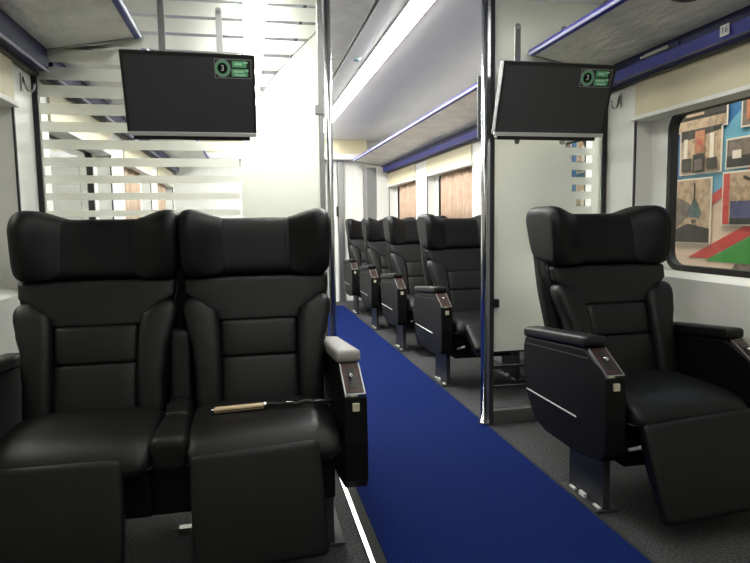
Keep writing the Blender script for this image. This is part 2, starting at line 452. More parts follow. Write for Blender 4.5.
# ------------------------------------------------------------------ luggage racks
def rack(side, y0, y1, label, near):
    t = thing('luggage_rack', label, 'luggage rack', (CX, 0, 0), 'overhead luggage racks')
    s = side
    bm = NB(); add_prism(bm, [(s * .975, 1.952), (s * 1.345, 1.885), (s * 1.345, 1.905), (s * .975, 1.972)], 'y', y0, y1, .003); obj('shelf_panel', bm, 'rack', t)
    bm = NB(); add_prism(bm, [(s * (.965 + .018 * math.cos(a) * 1.0), 1.965 + .020 * math.sin(a)) for a in [2 * math.pi * k / 14 for k in range(14)]], 'y', y0, y1); obj('front_rail', bm, 'blue', t)
    bm = NB(); add_prism(bm, [(s * .9535, 1.951), (s * .9475, 1.951), (s * .9445, 1.958), (s * .9475, 1.965), (s * .9535, 1.965)], 'y', y0, y1); obj('edge_strip', bm, 'lavender', t)
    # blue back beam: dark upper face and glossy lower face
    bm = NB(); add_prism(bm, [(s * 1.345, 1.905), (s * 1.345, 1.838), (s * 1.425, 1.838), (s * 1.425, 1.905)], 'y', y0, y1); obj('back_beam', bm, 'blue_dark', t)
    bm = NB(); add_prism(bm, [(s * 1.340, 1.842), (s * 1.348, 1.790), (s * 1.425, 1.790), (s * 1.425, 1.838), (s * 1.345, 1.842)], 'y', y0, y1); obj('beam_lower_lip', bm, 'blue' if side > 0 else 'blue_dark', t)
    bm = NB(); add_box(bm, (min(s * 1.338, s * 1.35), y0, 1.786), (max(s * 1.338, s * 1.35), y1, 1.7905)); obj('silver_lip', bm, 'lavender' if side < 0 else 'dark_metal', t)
    # end caps and shelf brackets
    for y in (y0, y1 - .012):
        bm = NB(); add_prism(bm, [(s * .955, 1.945), (s * 1.345, 1.878), (s * 1.345, 1.912), (s * .955, 1.985)], 'y', y, y + .012, .002); obj('end_cap', bm, 'steel', t)
    n = int((y1 - y0) / 1.2)
    for k in range(n):
        y = y0 + (k + .5) * (y1 - y0) / n
        bm = NB(); add_prism(bm, [(s * .98, 1.972), (s * 1.425, 1.906), (s * 1.425, 2.02)], 'y', y, y + .01); obj('bracket', bm, 'steel', t)
    return t
rack(1, -1.5, PART - .03, 'right near overhead luggage rack with blue rail and numbered blue beam', True)
rack(1, PART + .03, 8.36, 'right far overhead luggage rack beyond the glass, blue front rail', False)
rack(-1, -1.5, PART - .03, 'left near overhead luggage rack above the double seat', True)
rack(-1, PART + .03, 8.36, 'left far overhead luggage rack behind the striped glass', False)
# number plate, reading light unit and speaker under the right rack
t = thing('number_plate', 'small white seat number plate on the blue beam above the window', 'number plate', (CX + 1.338, 2.12, 1.828))
bm = NB(); add_box(bm, (-.003, -.024, -.021), (.001, .024, .021), .001); obj('plate', bm, 'white_tag', t)
text_mesh('number', '16', .036, 'dark_metal', t, (-.0034, 0, 0), (math.pi / 2, 0, -math.pi / 2))
t = thing('reading_light', 'slim white light bar on the blue beam left of the number plate', 'light', (CX + 1.337, 2.52, 1.854))
bm = NB(); add_pad(bm, lambda q: (Vector((-.006, q, 0)), .007, .009), -.085, .085, (1, 0, 0), (0, 0, 1), e=.01, steps=6); obj('light_bar', bm, 'pad_sheen_bar_grey', t)
bm = NB(); add_box(bm, (-.002, -.14, -.012), (.002, .17, .012), .002); obj('bezel', bm, 'blue_dark', t)
bm = NB(); add_pad(bm, lambda q: (Vector((-.006, q, 0)), .005, .005), .09, .115, (1, 0, 0), (0, 0, 1), e=.006, steps=3); obj('switch', bm, 'chrome', t)
t = thing('rack_speaker', 'dark round speaker under the right luggage rack, cut by the top edge', 'speaker', (1.59, 2.03, 1.918))
nrm = Vector((-.067, 0, -.37)).normalized() if False else Vector((-.178, 0, -.984))
bm = NB(); add_disc(bm, (0, 0, 0), .060, nrm, .008, r_in=.045); obj('ring', bm, 'dark_metal', t)
bm = NB(); add_disc(bm, (0, 0, 0), .046, nrm, .004); obj('grille', bm, 'plastic', t)

# ------------------------------------------------------------------ glass partitions
def clipstrip(bm, x0, x1, z0, z1, y0, y1): 
    if x1 > x0 + .002: add_box(bm, (x0, y0, z0), (x1, y1, z1))
def partition(side):
    if side < 0:
        xa, xb = -0.92, 0.362
        t = thing('glass_partition', 'large left glass partition with frosted stripes and bright frosted curved panel', 'glass partition', (0, PART, 0), 'glass partitions')
    else:
        xa, xb = 1.275, 1.93
        t = thing('glass_partition', 'narrow right glass partition, frosted, behind the single seat', 'glass partition', (0, PART, 0), 'glass partitions')
    box('pane', (xa, .001, .075), (xb, .009, ZC - .002), 'glass', t)
    yf0, yf1 = -.0012, .0
    bm = NB()
    if side < 0:
        def bnd(z):
            ks = [(1.40, -.022), (1.50, -.012), (1.60, .018), (1.70, .070), (1.80, .142), (1.89, .222), (1.98, .312), (2.05, .385), (2.25, .60)]
            if z <= ks[0][0]: return ks[0][1]
            for a, b in zip(ks, ks[1:]):
                if z <= b[0]: return lerp(a[1], b[1], (z - a[0]) / (b[0] - a[0]))
            return .6
        gaps = []
        z = 0.965
        while z < 2.2:
            g = max(.014, .047 - (z - 1.2) * .042); gaps.append((z - g / 2, z + g / 2)); z += .0785
        # solid curved field
        N = 60; zs = [.40 + (ZC - .01 - .40) * i / N for i in range(N + 1)]
        for z0, z1 in zip(zs, zs[1:]):
            l0, l1 = bnd(z0) + .004, bnd(z1) + .004
            if l0 >= xb: continue
            l1 = min(l1, xb)
            add_prism(bm, [(l0, z0), (xb, z0), (xb, z1), (l1, z1)], 'y', yf0, yf1)
        # stripes
        prev = .40
        for g0, g1 in gaps + [(ZC - .01, ZC)]:
            zz = [prev + (g0 - prev) * i / 4 for i in range(5)]
            for z0, z1 in zip(zz, zz[1:]):
                r0, r1 = min(bnd(z0) - .006, xb), min(bnd(z1) - .006, xb)
                add_prism(bm, [(xa, z0), (r0, z0), (r1, z1), (xa, z1)], 'y', yf0, yf1)
            if g1 < ZC - .011:
                add_box(bm, (xa, yf0, g0), (xa + .030, yf1, g1))
            prev = g1
    else:
        def bnd(z): return lerp(1.765, 1.675, min(1, max(0, (z - 1.10) / .5))) + (0.008 if int(z * 60) % 2 else -.004)
        gaps = []
        z = 1.117
        while z < 1.66: gaps.append((z - .019, z + .019)); z += .0785
        prev = .40
        for g0, g1 in gaps + [(ZC - .01, ZC)]:
            add_box(bm, (xa, yf0, prev), (xb, yf1, g0))
            if g1 < ZC - .011:
                add_box(bm, (xa, yf0, g0), (bnd((g0 + g1) / 2), yf1, g1)); add_box(bm, (1.846, yf0, g0), (xb, yf1, g1))
            prev = g1
    obj('frosted_film', bm, 'film', t)
    # frame: kick plate, edge post next to the aisle, wall channel, clamps
    if side > 0:
        box('kick_plate', (xa + .004, -.012, 0), (xb, .022, .075), 'steel', t, .002)
        box('edge_post', (1.252, -.018, 0), (1.276, .026, ZC), 'dark_metal', t, .002)
        box('dark_plate', (1.202, .03, 1.53), (1.282, .045, 1.855), 'dark_metal', t, .003)  # added plain dark plate behind the right grab pole
        box('edge_bead', (1.277, -.006, .08), (1.281, .0, ZC), 'chrome', t)
        box('wall_channel', (1.904, -.012, .075), (1.93, .02, ZC), 'rubber', t)
        for z in (.665, 1.655): box('clamp', (1.262, -.03, z - .022), (1.302, .02, z + .022), 'rubber', t, .003)
        box('cross_rail', (1.282, .012, .300), (1.90, .024, .318), 'dark_metal', t)
        box('cross_rail', (1.282, .012, .195), (1.90, .024, .205), 'dark_metal', t)
    else:
        box('kick_plate', (xa, -.012, 0), (xb - .004, .022, .075), 'steel', t, .002)
        box('edge_post', (.362, -.018, 0), (.386, .026, ZC), 'steel', t, .002)
        box('wall_channel', (-.92, -.012, .075), (-.898, .02, ZC), 'rubber', t)
        for z in (.665, 1.655): box('clamp', (.345, -.03, z - .022), (.385, .02, z + .022), 'steel', t, .003)
    return t
partition(-1); partition(1)
def pole(x, y, label):
    t = thing('grab_pole', label, 'grab pole', (x, y, 0), 'chrome grab poles')
    bm = NB(); add_tube(bm, [(0, 0, 0.008), (0, 0, ZC)], .0165, 20); obj('tube', bm, 'chrome', t, )
    for z in (.008, ZC - .012):
        bm = NB(); add_disc(bm, (0, 0, z), .032, (0, 0, 1), .010); obj('flange', bm, 'chrome', t)
pole(.412, PART - .01, 'polished chrome grab pole at the left side of the aisle doorway')
pole(1.222, PART - .01, 'polished chrome grab pole at the right side of the aisle doorway')

# ------------------------------------------------------------------ televisions
def television(x0, w, ytop, ybot, ztop, zbot, arms, label):
    cx = x0 + w / 2; dy = ybot - ytop; dz = ztop - zbot; H = math.hypot(dy, dz); ang = math.atan2(dy, dz)
    t = thing('television', label, 'television', (cx, ytop, ztop), 'wall televisions'); t.rotation_euler = (0, 0, 0)
    piv = Matrix.Rotation(ang, 4, 'X')
    def P(name, lo, hi, m, bev=.0, parent=t):
        bm = NB(); add_box(bm, lo, hi, bev); bm.transform(piv); return obj(name, bm, m, parent)
    h = w / 2
    P('casing', (-h, 0.006, -H), (h, .040, 0), 'tv', .004)
    P('bezel', (-h, 0, -.014), (h, .008, 0), 'tv', .001); P('bezel', (-h, 0, -H + .014), (-h + .012, .008, -.014), 'tv', .001); P('bezel', (h - .012, 0, -H + .014), (h, .008, -.014), 'tv', .001)
    P('screen', (-h + .012, .003, -H + .016), (h - .012, .0065, -.014), 'screen')
    P('silver_trim', (-h, -.003, -H - .002), (h, .012, -H + .016), 'tv_trim', .002)
    P('rear_housing', (-h + .06, .038, -H - .016), (h - .06, .075, -.10), 'tv', .01)
    P('lower_lip', (-h + .02, .010, -H - .022), (h - .03, .05, -H), 'tv', .003)
    SC = Matrix.Translation((h - .016, 0, -.020)) @ Matrix.Diagonal((1.28, 1, 1.38, 1)) @ Matrix.Translation((-(h - .020), 0, .026))
    bm = NB(); add_box(bm, (h - .142, .0015, -.084), (h - .020, .0030, -.026)); bm.transform(piv @ SC); st = obj('sticker', bm, 'badge_grey', t)
    bm = NB(); add_box(bm, (h - .140, .001, -.082), (h - .022, .0016, -.028)); bm.transform(piv @ SC); obj('sticker_ground', bm, 'tv', st)
    bm = NB(); add_box(bm, (h - .084, .0002, -.050), (h - .036, .0011, -.031)); add_box(bm, (h - .086, .0002, -.078), (h - .032, .0011, -.055)); bm.transform(piv @ SC); obj('green_block', bm, 'green', st)
    bm = NB()
    for (a, b, z0, z1) in ((.076, .050, -.044, -.036), (.046, .032, -.038, -.033), (.080, .044, -.066, -.059), (.076, .040, -.076, -.070), (.040, .030, -.062, -.056)):
        add_box(bm, (h - a, -.0004, z0), (h - b, .0003, z1))
    bm.transform(piv @ SC); obj('printed_lines', bm, 'green_pale', st)
    bm = NB(); add_disc(bm, (h - .116, .0002, -.054), .027, (0, -1, 0), .0006, r_in=.022); bm.transform(piv @ SC); obj('badge_ring', bm, 'badge_grey', st)
    bm = NB(); add_disc(bm, (h - .116, .0004, -.054), .022, (0, -1, 0), .0006, r_in=.0165); bm.transform(piv @ SC); obj('badge_band', bm, 'green', st)
    bm = NB(); add_disc(bm, (h - .116, .0004, -.054), .0165, (0, -1, 0), .0006); bm.transform(piv @ SC); obj('badge_disc', bm, 'plastic', st)
    o = text_mesh('figure', '3', .034, 'white_tag', st, piv @ SC @ Vector((h - .116, -.0008, -.054)), (math.pi / 2 + ang, 0, 0), .0003)
    for ax, ztopa in arms:
        bm = NB(); yb = PART - .012 - ytop
        pts = rrect(.030, ztopa - zbot, .0145, 5); zc = (ztopa + zbot) / 2 - ztop
        add_prism(bm, [(ax - cx + p[0], zc + p[1]) for p in pts], 'y', yb - .008, yb)
        ar = obj('mount_arm', bm, 'steel', t)
        bm = NB(); add_disc(bm, (ax - cx, yb - .008, ztopa - ztop - .022), .010, (0, -1, 0), .008); obj('bolt', bm, 'chrome', ar)
        bm = NB(); add_box(bm, (ax - cx - .012, .06 + dy * .5 - .02, -H * .55), (ax - cx + .012, yb, -H * .40)); obj('standoff', bm, 'dark_metal', ar)
    return t
television(-.500, .557, 2.78, 2.90, 1.834, 1.503, ((-.355, 2.14), (-.098, 2.11)), 'black television hanging in front of the left striped glass partition')
television(1.150, .562, 2.63, 2.74, 1.815, 1.503, ((1.400, 2.115), (1.66, 2.115)), 'black television hanging in front of the right partition under the luggage rack')

# ------------------------------------------------------------------ seats
LEAN = Vector((0, .28, .96)).normalized()        # direction up the backrest
def bp(x, z, off=0.0):
    """point on the front plane of the backrest at height z"""
    return Vector((x, (z - .42) * .31 - off, z))
def upholstery(root, cx, tags=''):
    def at(v): return Vector((v[0] + cx, v[1], v[2]))
    n_out = Vector((0, -.98, .2)).normalized()
    # core shell of the backrest
    bm = NB()
    W = [(.40, .225), (.55, .222), (.68, .225), (.78, .252), (.86, .272), (.95, .272), (1.10, .262)]
    add_pad(bm, lambda z: (at(bp(0, z, -.085)), sample(W, z)[0], .062), .38, 1.12, (1, 0, 0), (0, 1, 0), e=.03, p=6, n=36, steps=26)
    core = obj('backrest', bm, 'plastic', root)
    # rear shell
    bm = NB()
    W2 = [(.42, .235), (.60, .262), (.80, .276), (1.12, .272)]
    add_pad(bm, lambda z: (at(bp(0, z, -.125)), sample(W2, z)[0], .055), .42, 1.125, (1, 0, 0), (0, 1, 0), e=.05, p=5, steps=14)
    obj('back_shell', bm, 'plastic', root)
    # headrest with two forward wings: swept along x
    bm = NB()
    def hf(x):
        a = abs(x)
        wing = max(0, min(1, (a - .105) / .150)); wing = wing * wing * (3 - 2 * wing)
        tip = max(0, min(1, (a - .235) / .055))
        pinch = math.exp(-((a - .128) / .0035) ** 2) * .0045
        fw = .030 + .085 * wing - .012 * tip * tip            # forward of the backrest plane
        bk = .17
        zt = 1.134 + .036 * wing - .012 * tip ** 2
        zb = .900 + .012 * tip ** 1.5
        c = bp(x, (zt + zb) / 2, (fw - bk) / 2)
        return at(c), (zt - zb) / 2 - pinch, (fw + bk) / 2 - pinch
    add_pad(bm, hf, -.288, .288, LEAN, (0, 1, 0), e=.030, p=4.6, n=44, steps=110)
    for v in bm.verts:
        k = min(1, max(0, (v.co.z - .89) / .20))
        v.co.x = cx + (v.co.x - cx) * (.955 + .045 * k)
        fp = (v.co.z - .42) * .31; pr = fp - v.co.y
        if pr > .030: v.co.y = fp - (.030 + (pr - .030) * (.10 + .90 * k ** .8))
    obj('headrest', bm, 'leather_dark', root)
    # upper panel
    bm = NB()
    Wu = [(.70, .150), (.76, .165), (.80, .215), (.85, .268), (.93, .274)]
    add_pad(bm, lambda z: (at(bp(0, z, -.010)), sample(Wu, z)[0], .034), .742, .905, (1, 0, 0), (0, 1, 0), e=.016, p=5, n=40, steps=16)
    obj('upper_panel', bm, 'leather', root)
    # lumbar and lower panels
    for z0, z1, o in ((.614, .746, .006), (.415, .618, .010)):
        bm = NB()
        add_pad(bm, lambda z: (at(bp(0, z, .0)), .142, .032 + o * math.sin(math.pi * (z - z0) / (z1 - z0)) ** .7), z0, z1, (1, 0, 0), (0, 1, 0), e=.016, p=5, n=36, steps=10)
        obj('lumbar_panel', bm, 'leather', root)
    # side bolsters
    for s in (-1, 1):
        bm = NB()
        K = [(.43, .186, .048), (.55, .186, .048), (.66, .192, .052), (.73, .204, .060), (.78, .214, .062), (.82, .236, .042)]
        def bf(z):
            xx, hw = sample(K, z)
            prot = .030 + .026 * math.sin(math.pi * min(1, max(0, (z - .40) / .46))) ** .8
            return at(bp(s * xx, z, prot - .042)), hw, .050
        add_pad(bm, bf, .415, .832, (1, 0, 0), (0, 1, 0), e=.045, p=3.4, n=32, steps=26)
        obj('side_bolster', bm, 'leather', root)
        # piping down the outer edge
        pts = []
        for i in range(26):
            z = .43 + (.905 - .43) * i / 25
            pts.append(at(bp(s * (sample(W, z)[0] + .001), z, -.030)))
        bm = NB(); add_tube(bm, pts, .0042, 8); obj('piping', bm, 'leather', root)
    # headrest lower seam roll
    # seat cushion
    bm = NB()
    def cf(y):
        crown = .012 * math.sin(math.pi * min(1, max(0, (y + .41) / .48)))
        nose = max(0, (-y - .30) / .11) ** 2 * .020
        return at(Vector((0, y, .410 - nose + crown * .5))), .238, .052 + crown * .5 - nose * .3
    add_pad(bm, cf, -.415, .060, (1, 0, 0), (0, 0, 1), e=.055, p=4.0, n=40, steps=26)
    c = obj('seat_cushion', bm, 'leather', root)
    bm = NB()
    loop = []
    for p in rrect(.482, .46, .05, 5): loop.append(at(Vector((p[0], p[1] - .178, .378))))
    loop.append(loop[0]); add_tube(bm, loop, .004, 6); obj('cushion_piping', bm, 'piping', c)
    # pan under the cushion
    bm = NB(); add_box(bm, (cx - .225, -.33, .20), (cx + .225, .10, .345), .01); obj('seat_pan', bm, 'plastic', root)
def legrest(root, cx, top=(-.385, .420), bot=(-.475, .085), hw=.196, roll=0):
    bm = NB()
    d = Vector((0, bot[0] - top[0], bot[1] - top[1])); L = d.length; u = d / L; nrm = Vector((0, u.z, -u.y))
    base = Vector((cx, top[0], top[1]))
    add_pad(bm, lambda t: (base + u * t + nrm * .0, hw + .004 * math.sin(math.pi * t / L), .030 + .006 * math.sin(math.pi * t / L)), 0, L, (1, 0, 0), nrm, e=.022, p=5.5, n=40, steps=14)
    if roll:
        mid = base + u * (L / 2); bm.transform(Matrix.Translation(mid) @ Matrix.Rotation(roll, 4, 'Y') @ Matrix.Translation(-mid))
    lr = obj('legrest', bm, 'leather', root)
    for s in (-1, 1):
        bm = NB(); add_tube(bm, [(cx + s * .12, -.22, .30), (cx + s * .12, -.30, .27), (cx + s * .12, top[0] - .03, .24)], .011, 8); obj('support_arm', bm, 'dark_metal', lr)
    return lr
def pod(root, x0, x1, outer, pad_m='leather', full=True):
    """armrest pod between x0<x1; outer = -1/+1 side which faces away from the seat"""
    prof = [(-.345, .575), (-.375, .545), (-.385, .40), (-.382, .275), (-.36, .245), (-.18, .215), (.06, .215), (.17, .245), (.235, .33), (.268, .43), (.272, .55), (.255, .585), (-.23, .625)]
    bm = NB(); add_prism(bm, prof, 'x', x0, x1, .007); b = obj('armrest_pod', bm, 'plastic', root)
    xc = (x0 + x1) / 2; hw = (x1 - x0) / 2 + .006
    bm = NB()
    def pf(y):
        z = lerp(.607, .652, (y - .27) / (-.235 - .27)); return Vector((xc, y, z)), hw, .023
    add_pad(bm, pf, -.252, .272, (1, 0, 0), (0, 0, 1), e=.022, p=4.2, n=28, steps=16)
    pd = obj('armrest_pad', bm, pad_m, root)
    if pad_m != 'leather': pd['label'] = 'armrest pad with reflected light painted pale grey'
    # sloping wooden control panel on the front
    A = Vector((0, -.252, .628)); B = Vector((0, -.372, .555)); u = (B - A).normalized(); nn = Vector((0, u.z, -u.y))
    if nn.z < 0: nn = -nn
    def slab(xa, xb, ta, tb, h0, h1, name, m, par):
        bm = NB(); L = (B - A).length
        c = [A + u * (ta * L), A + u * (tb * L)]
        poly = [(c[0] + nn * h0), (c[1] + nn * h0), (c[1] + nn * h1), (c[0] + nn * h1)]
        add_prism(bm, [(p.y, p.z) for p in poly], 'x', xa, xb); return obj(name, bm, m, par)
    cp = slab(x0 + .006, x1 - .006, 0, 1.0, -.012, .004, 'control_panel', 'wood', root)
    slab(x0 + .004, x0 + .008, 0, 1.02, -.006, .0055, 'panel_frame', 'steel', cp); slab(x1 - .008, x1 - .004, 0, 1.02, -.006, .0055, 'panel_frame', 'steel', cp); slab(x0 + .004, x1 - .004, .99, 1.03, -.010, .006, 'panel_frame', 'chrome', cp)
    slab(xc - .012, xc + .012, .15, .80, .004, .0055, 'lever_slot', 'rubber', cp)
    bm = NB(); p0 = A + u * .05 + nn * .004; p1 = A + u * .075 + nn * .022; add_tube(bm, [(xc - .005, p0.y, p0.z), (xc - .005, p1.y, p1.z)], .006, 10); obj('recline_lever', bm, 'chrome', cp)
    # small cream tag under the control panel
    bm = NB(); add_box(bm, (xc - .011, -.386, .505), (xc + .011, -.374, .530), .001); obj('tag', bm, 'cream_tag', root)
    # silver line on the outer face
    xo = x0 if outer < 0 else x1
    bm = NB(); add_box(bm, (xo - .002, -.185, .352), (xo + .002, .235, .357)); obj('trim_line', bm, 'white_tag', b)
    bm = NB(); add_prism(bm, [(-.26, .598), (.255, .560), (.255, .556), (-.26, .594)], 'x', xo - .002, xo + .002); obj('seam_line', bm, 'base_metal', b)
    return b
def base_leg(root, x, y0=-.26, y1=-.01):
    bm = NB(); add_box(bm, (x - .014, y0, .012), (x + .014, y1, .30), .003); lg = obj('leg', bm, 'base_metal', root)
    bm = NB(); add_box(bm, (x - .05, y0 - .01, .0), (x + .05, y1 + .01, .012), .003); f = obj('foot_plate', bm, 'base_metal', lg)
    for k, y in enumerate((lerp(y0, y1, .1), lerp(y0, y1, .5), lerp(y0, y1, .8))):
        bm = NB(); add_box(bm, (x - .030, y - .020, .012), (x - .018, y + .020, .018 + (.010 if k == 1 else 0))); obj('fastener', bm, 'white_tag', lg)
def under_frame(root, xa, xb):
    bm = NB()
    for y in (-.24, -.02): add_box(bm, (xa, y - .02, .235), (xb, y + .02, .275))
    obj('seat_frame', bm, 'base_metal', root)
SY = 2.25
# the right single seat (prototype for the far row too)
def make_single(label, loc, group=None):
    t = thing('armchair_seat', label, 'train seat', loc, group)
    upholstery(t, -.016); legrest(t, .0, top=(-.405, .400), bot=(-.515, .078), hw=.222, roll=math.radians(-4))
    pod(t, -.350, -.272, -1); pod(t, .256, .324, 1)
    base_leg(t, -.262); base_leg(t, .24); under_frame(t, -.262, .24)
    bm = NB(); add_tube(bm, [(-.24, -.28, .25), (-.225, -.335, .268)], .005, 8); lv = obj('lever', bm, 'dark_metal', t)
    bm = NB(); add_tube(bm, [(-.225, -.335, .268), (-.190, -.375, .290)], .0075, 8); obj('lever_tip', bm, 'white_tag', lv)
    return t
single = make_single('large black leather single seat on the right, nearest, below the poster window', (1.555, SY, 0), 'single seats along the right wall')
def copy_tree(o, parent=None, **kw):
    c = o.copy(); C.objects.link(c); c.parent = parent
    for ch in list(o.children): copy_tree(ch, c)
    return c
lab = ['black leather single seat just beyond the right glass partition', 'black single seat, second one behind the right glass partition', 'black single seat, second from the far end of the carriage',
       'farthest black single seat, beside the grey end wall']
for dy, lb in zip((1.85, 3.02, 4.12, 5.28), lab):
    c = copy_tree(single); c.location = (1.555, SY + dy, 0); c['label'] = lb
    if dy < 2:
        for ch in c.children:
            if ch.name.startswith('legrest'): first_lr = ch
# the nearest far seat has its legrest swung up
tmp = legrest(single, 0, top=(-.39, .425), bot=(-.60, .30), hw=.20)
first_lr.data = tmp.data
for ch in list(tmp.children): bpy.data.objects.remove(ch)
bpy.data.objects.remove(tmp)
# the left double seat unit
dbl = thing('double_seat', 'black leather double seat unit on the left in front of the striped glass', 'train seat', (-.255, SY, 0))
for cx in (-.287, .287):
    upholstery(dbl, cx); legrest(dbl, cx - (.035 if cx < 0 else .022), roll=(0 if cx < 0 else math.radians(-2.6)))
pod(dbl, .538, .613, 1, 'pad_sheen_bar_grey'); pod(dbl, -.655, -.585, -1)
base_leg(dbl, .50); base_leg(dbl, -.46); under_frame(dbl, -.46, .50)
# folded centre armrest standing between the backrests, and the cushion bridge
bm = NB(); add_pad(bm, lambda z: (Vector((0, .045 + (z - .45) * .2, z)), .040, .035), .43, .72, (1, 0, 0), (0, 1, 0), e=.022, p=4, steps=12)
add_box(bm, (-.038, .004 + .03, .555), (.038, .03 + .035, .558)); obj('folded_armrest', bm, 'leather', dbl)
bm = NB(); add_pad(bm, lambda y: (Vector((0, y, .412)), .047 + max(0, -y - .15) * .05, .056), -.385, -.125, (1, 0, 0), (0, 0, 1), e=.03, p=4, steps=12); obj('centre_cushion', bm, 'leather', dbl)
bm = NB(); add_pad(bm, lambda y: (Vector((0, y, .416 + (y + .13) * .10)), .046, .054), -.130, .040, (1, 0, 0), (0, 0, 1), e=.012, p=4, steps=8); obj('centre_cushion', bm, 'leather', dbl)
box('under_box', (-.10, -.30, .19), (.10, .12, .34), 'plastic', dbl, .01)
box('rear_cover', (-.075, .20, .30), (.075, .225, 1.02), 'plastic', dbl, .01)
box('floor_clip', (-.02, -.05, 0), (.022, -.02, .016), 'steel', dbl)

# items lying on the double seat
pn = thing('pen', 'slim cream and gold pen with chrome tips lying on the double seat', 'pen', (-.045, SY - .185, .4855))
bm = NB(); add_pad(bm, lambda x: (Vector((x, 0, 0)), .011, .010), -.084, .080, (0, 1, 0), (0, 0, 1), e=.006, p=3, steps=8); obj('barrel', bm, 'gold', pn)
bm = NB(); add_box(bm, (-.080, -.0122, -.003), (.076, -.0105, .000)); obj('brown_line', bm, 'wood', pn)
bm = NB(); add_pad(bm, lambda x: (Vector((x, 0, 0)), .006, .006), -.094, -.083, (0, 1, 0), (0, 0, 1), e=.004, p=2, steps=3); obj('tip', bm, 'chrome', pn)
bm = NB(); add_pad(bm, lambda x: (Vector((x, 0, .003)), .009, .009), .076, .092, (0, 1, 0), (0, 0, 1), e=.005, p=2, steps=3); obj('cap', bm, 'chrome', pn)
pn.rotation_euler = (0, math.radians(-1.5), math.radians(1))
cb = thing('seat_strap', 'thin black strap with chrome clips lying beside the cream pen', 'strap', (.125, SY - .175, .4815))
pts = [(-.085 + .23 * i / 14, .008 * math.sin(i * .9), .004 + .003 * math.sin(i * 1.7)) for i in range(15)]
bm = NB(); add_tube(bm, pts, .007, 8); obj('strap', bm, 'piping', cb)
for i in (5, 11):
    bm = NB(); x, y, z = pts[i]; add_pad(bm, lambda q: (Vector((q, y - .004, z + .007)), .005, .002), x - .012, x + .014, (0, 1, 0), (0, 0, 1), e=.004, steps=3); obj('clip', bm, 'chrome', cb)

# ------------------------------------------------------------------ hooks and hammer case
for side, yy, lb in ((1, 2.925, 'small silver coat hook on the right wall post beside the television'), (-1, 2.91, 'small silver coat hook on the left wall post above the double seat')):
    t = thing('coat_hook', lb, 'hook', (X(side, DW), yy, 1.71), 'coat hooks')
    s = -side
    bm = NB(); add_box(bm, (min(0, s * .006), -.012, -.03), (max(0, s * .006), .012, .045), .002); obj('hook_plate', bm, 'steel', t)
    bm = NB(); add_tube(bm, [(s * .006, 0, .03), (s * .014, 0, -.005), (s * .022, -.0, -.028), (s * .038, 0, -.034), (s * .050, 0, -.020), (s * .052, 0, .004)], .005, 10); obj('hook_arm', bm, 'chrome', t)
t = thing('hammer_case', 'narrow silver framed hammer case with red tab on the wall pillar beyond the glass', 'hammer case', (1.93, 4.78, 1.47))
bm = NB(); ring_plate(bm, rrect(.10, .30, .015), rrect(.075, .27, .010), -.022, 0, 0, 0); obj('case_frame', bm, 'steel', t)
box('back_plate', (-.008, -.040, -.138), (0, .040, .138), 'dark_panel', t)
bm = NB(); add_tube(bm, [(-.018, 0, -.11), (-.018, 0, .09)], .008, 10); obj('hammer_handle', bm, 'red', t)
bm = NB(); add_tube(bm, [(-.018, -.03, .095), (-.018, .03, .095)], .011, 10); obj('hammer_head', bm, 'steel', t)
box('red_tab', (-.014, -.03, .155), (0, .03, .18), 'red', t, .002)

# ------------------------------------------------------------------ curtains inside far windows
def curtain(side, y0, y1, label):
    bm = NB(); N = int((y1 - y0) / .008); x0 = X(side, DW + .062)
    z0, z1 = .865, 1.60; A = []; 
    for i in range(N + 1):
        y = y0 + (y1 - y0) * i / N
        dx = .018 * math.sin(i * .42) + .008 * math.sin(i * .17 + 1)
        A.append((x0 + dx, y))
    ring = A + [(p[0] + .003, p[1]) for p in reversed(A)]
    bot = [bm.verts.new((p[0], p[1], z0)) for p in ring]; top = [bm.verts.new((p[0], p[1], z1)) for p in ring]
    n = len(ring)
    for i in range(n):
        f = bm.faces.new((bot[i], bot[(i + 1) % n], top[(i + 1) % n], top[i])); f.smooth = True
    for i in range(N):
        for L in (bot, top): bm.faces.new((L[i], L[i + 1], L[n - 2 - i], L[n - 1 - i]))
    o = obj('window_curtain', bm, 'curtain'); tag(o, label, 'curtain', 'pinkish brown curtains')
curtain(1, 5.12, 6.14, 'pinkish brown curtain in the right window above the nearest far seat')
curtain(1, 6.95, 7.95, 'pinkish brown curtain in the farthest right window')
curtain(-1, 5.35, 6.15, 'brown curtain seen through the striped glass in the left wall window')
curtain(-1, 6.95, 7.90, 'brown curtain in the farthest left window, behind the striped glass')

# ------------------------------------------------------------------ exhibition wall outside the right window
bd = thing('poster_wall', 'tall blue exhibition wall covered with photo prints, outside the right window', 'poster wall', (3.2, 4.2, 0))
def flat(name, polys, mats, x, th=.004, parent=bd):
    bm = NB()
    for poly, mi in polys: add_prism(bm, [(y - 4.2, z) for y, z in poly], 'x', x - th - 3.2, x - 3.2, 0, mi)
    return obj(name, bm, mats, parent)
PM = {}
def pm(n, c): PM[n] = mat('print_' + n, c, .45, var=(22, tuple(q * .62 for q in c), .45, .62) if n not in ('blue', 'cream', 'red', 'green', 'pale', 'light_blue') else None); return PM[n]
blue_p = pm('blue', (.035, .15, .33)); lblue = pm('light_blue', (.12, .33, .45)); cream_p = pm('cream', (.62, .47, .36)); red_p = pm('red', (.50, .07, .06))
green_p = pm('green', (.06, .27, .06)); tan_p = pm('tan', (.50, .36, .24)); dk = pm('dark', (.05, .045, .04)); md = pm('mid', (.20, .16, .13)); pale = pm('pale', (.70, .62, .52)); teal = pm('teal', (.10, .16, .16)); org = pm('orange', (.50, .20, .10)); vio = pm('violet', (.10, .10, .20))
box('board', (.0, -2.8, 0.0), (.06, 3.2, 3.0), blue_p, bd)
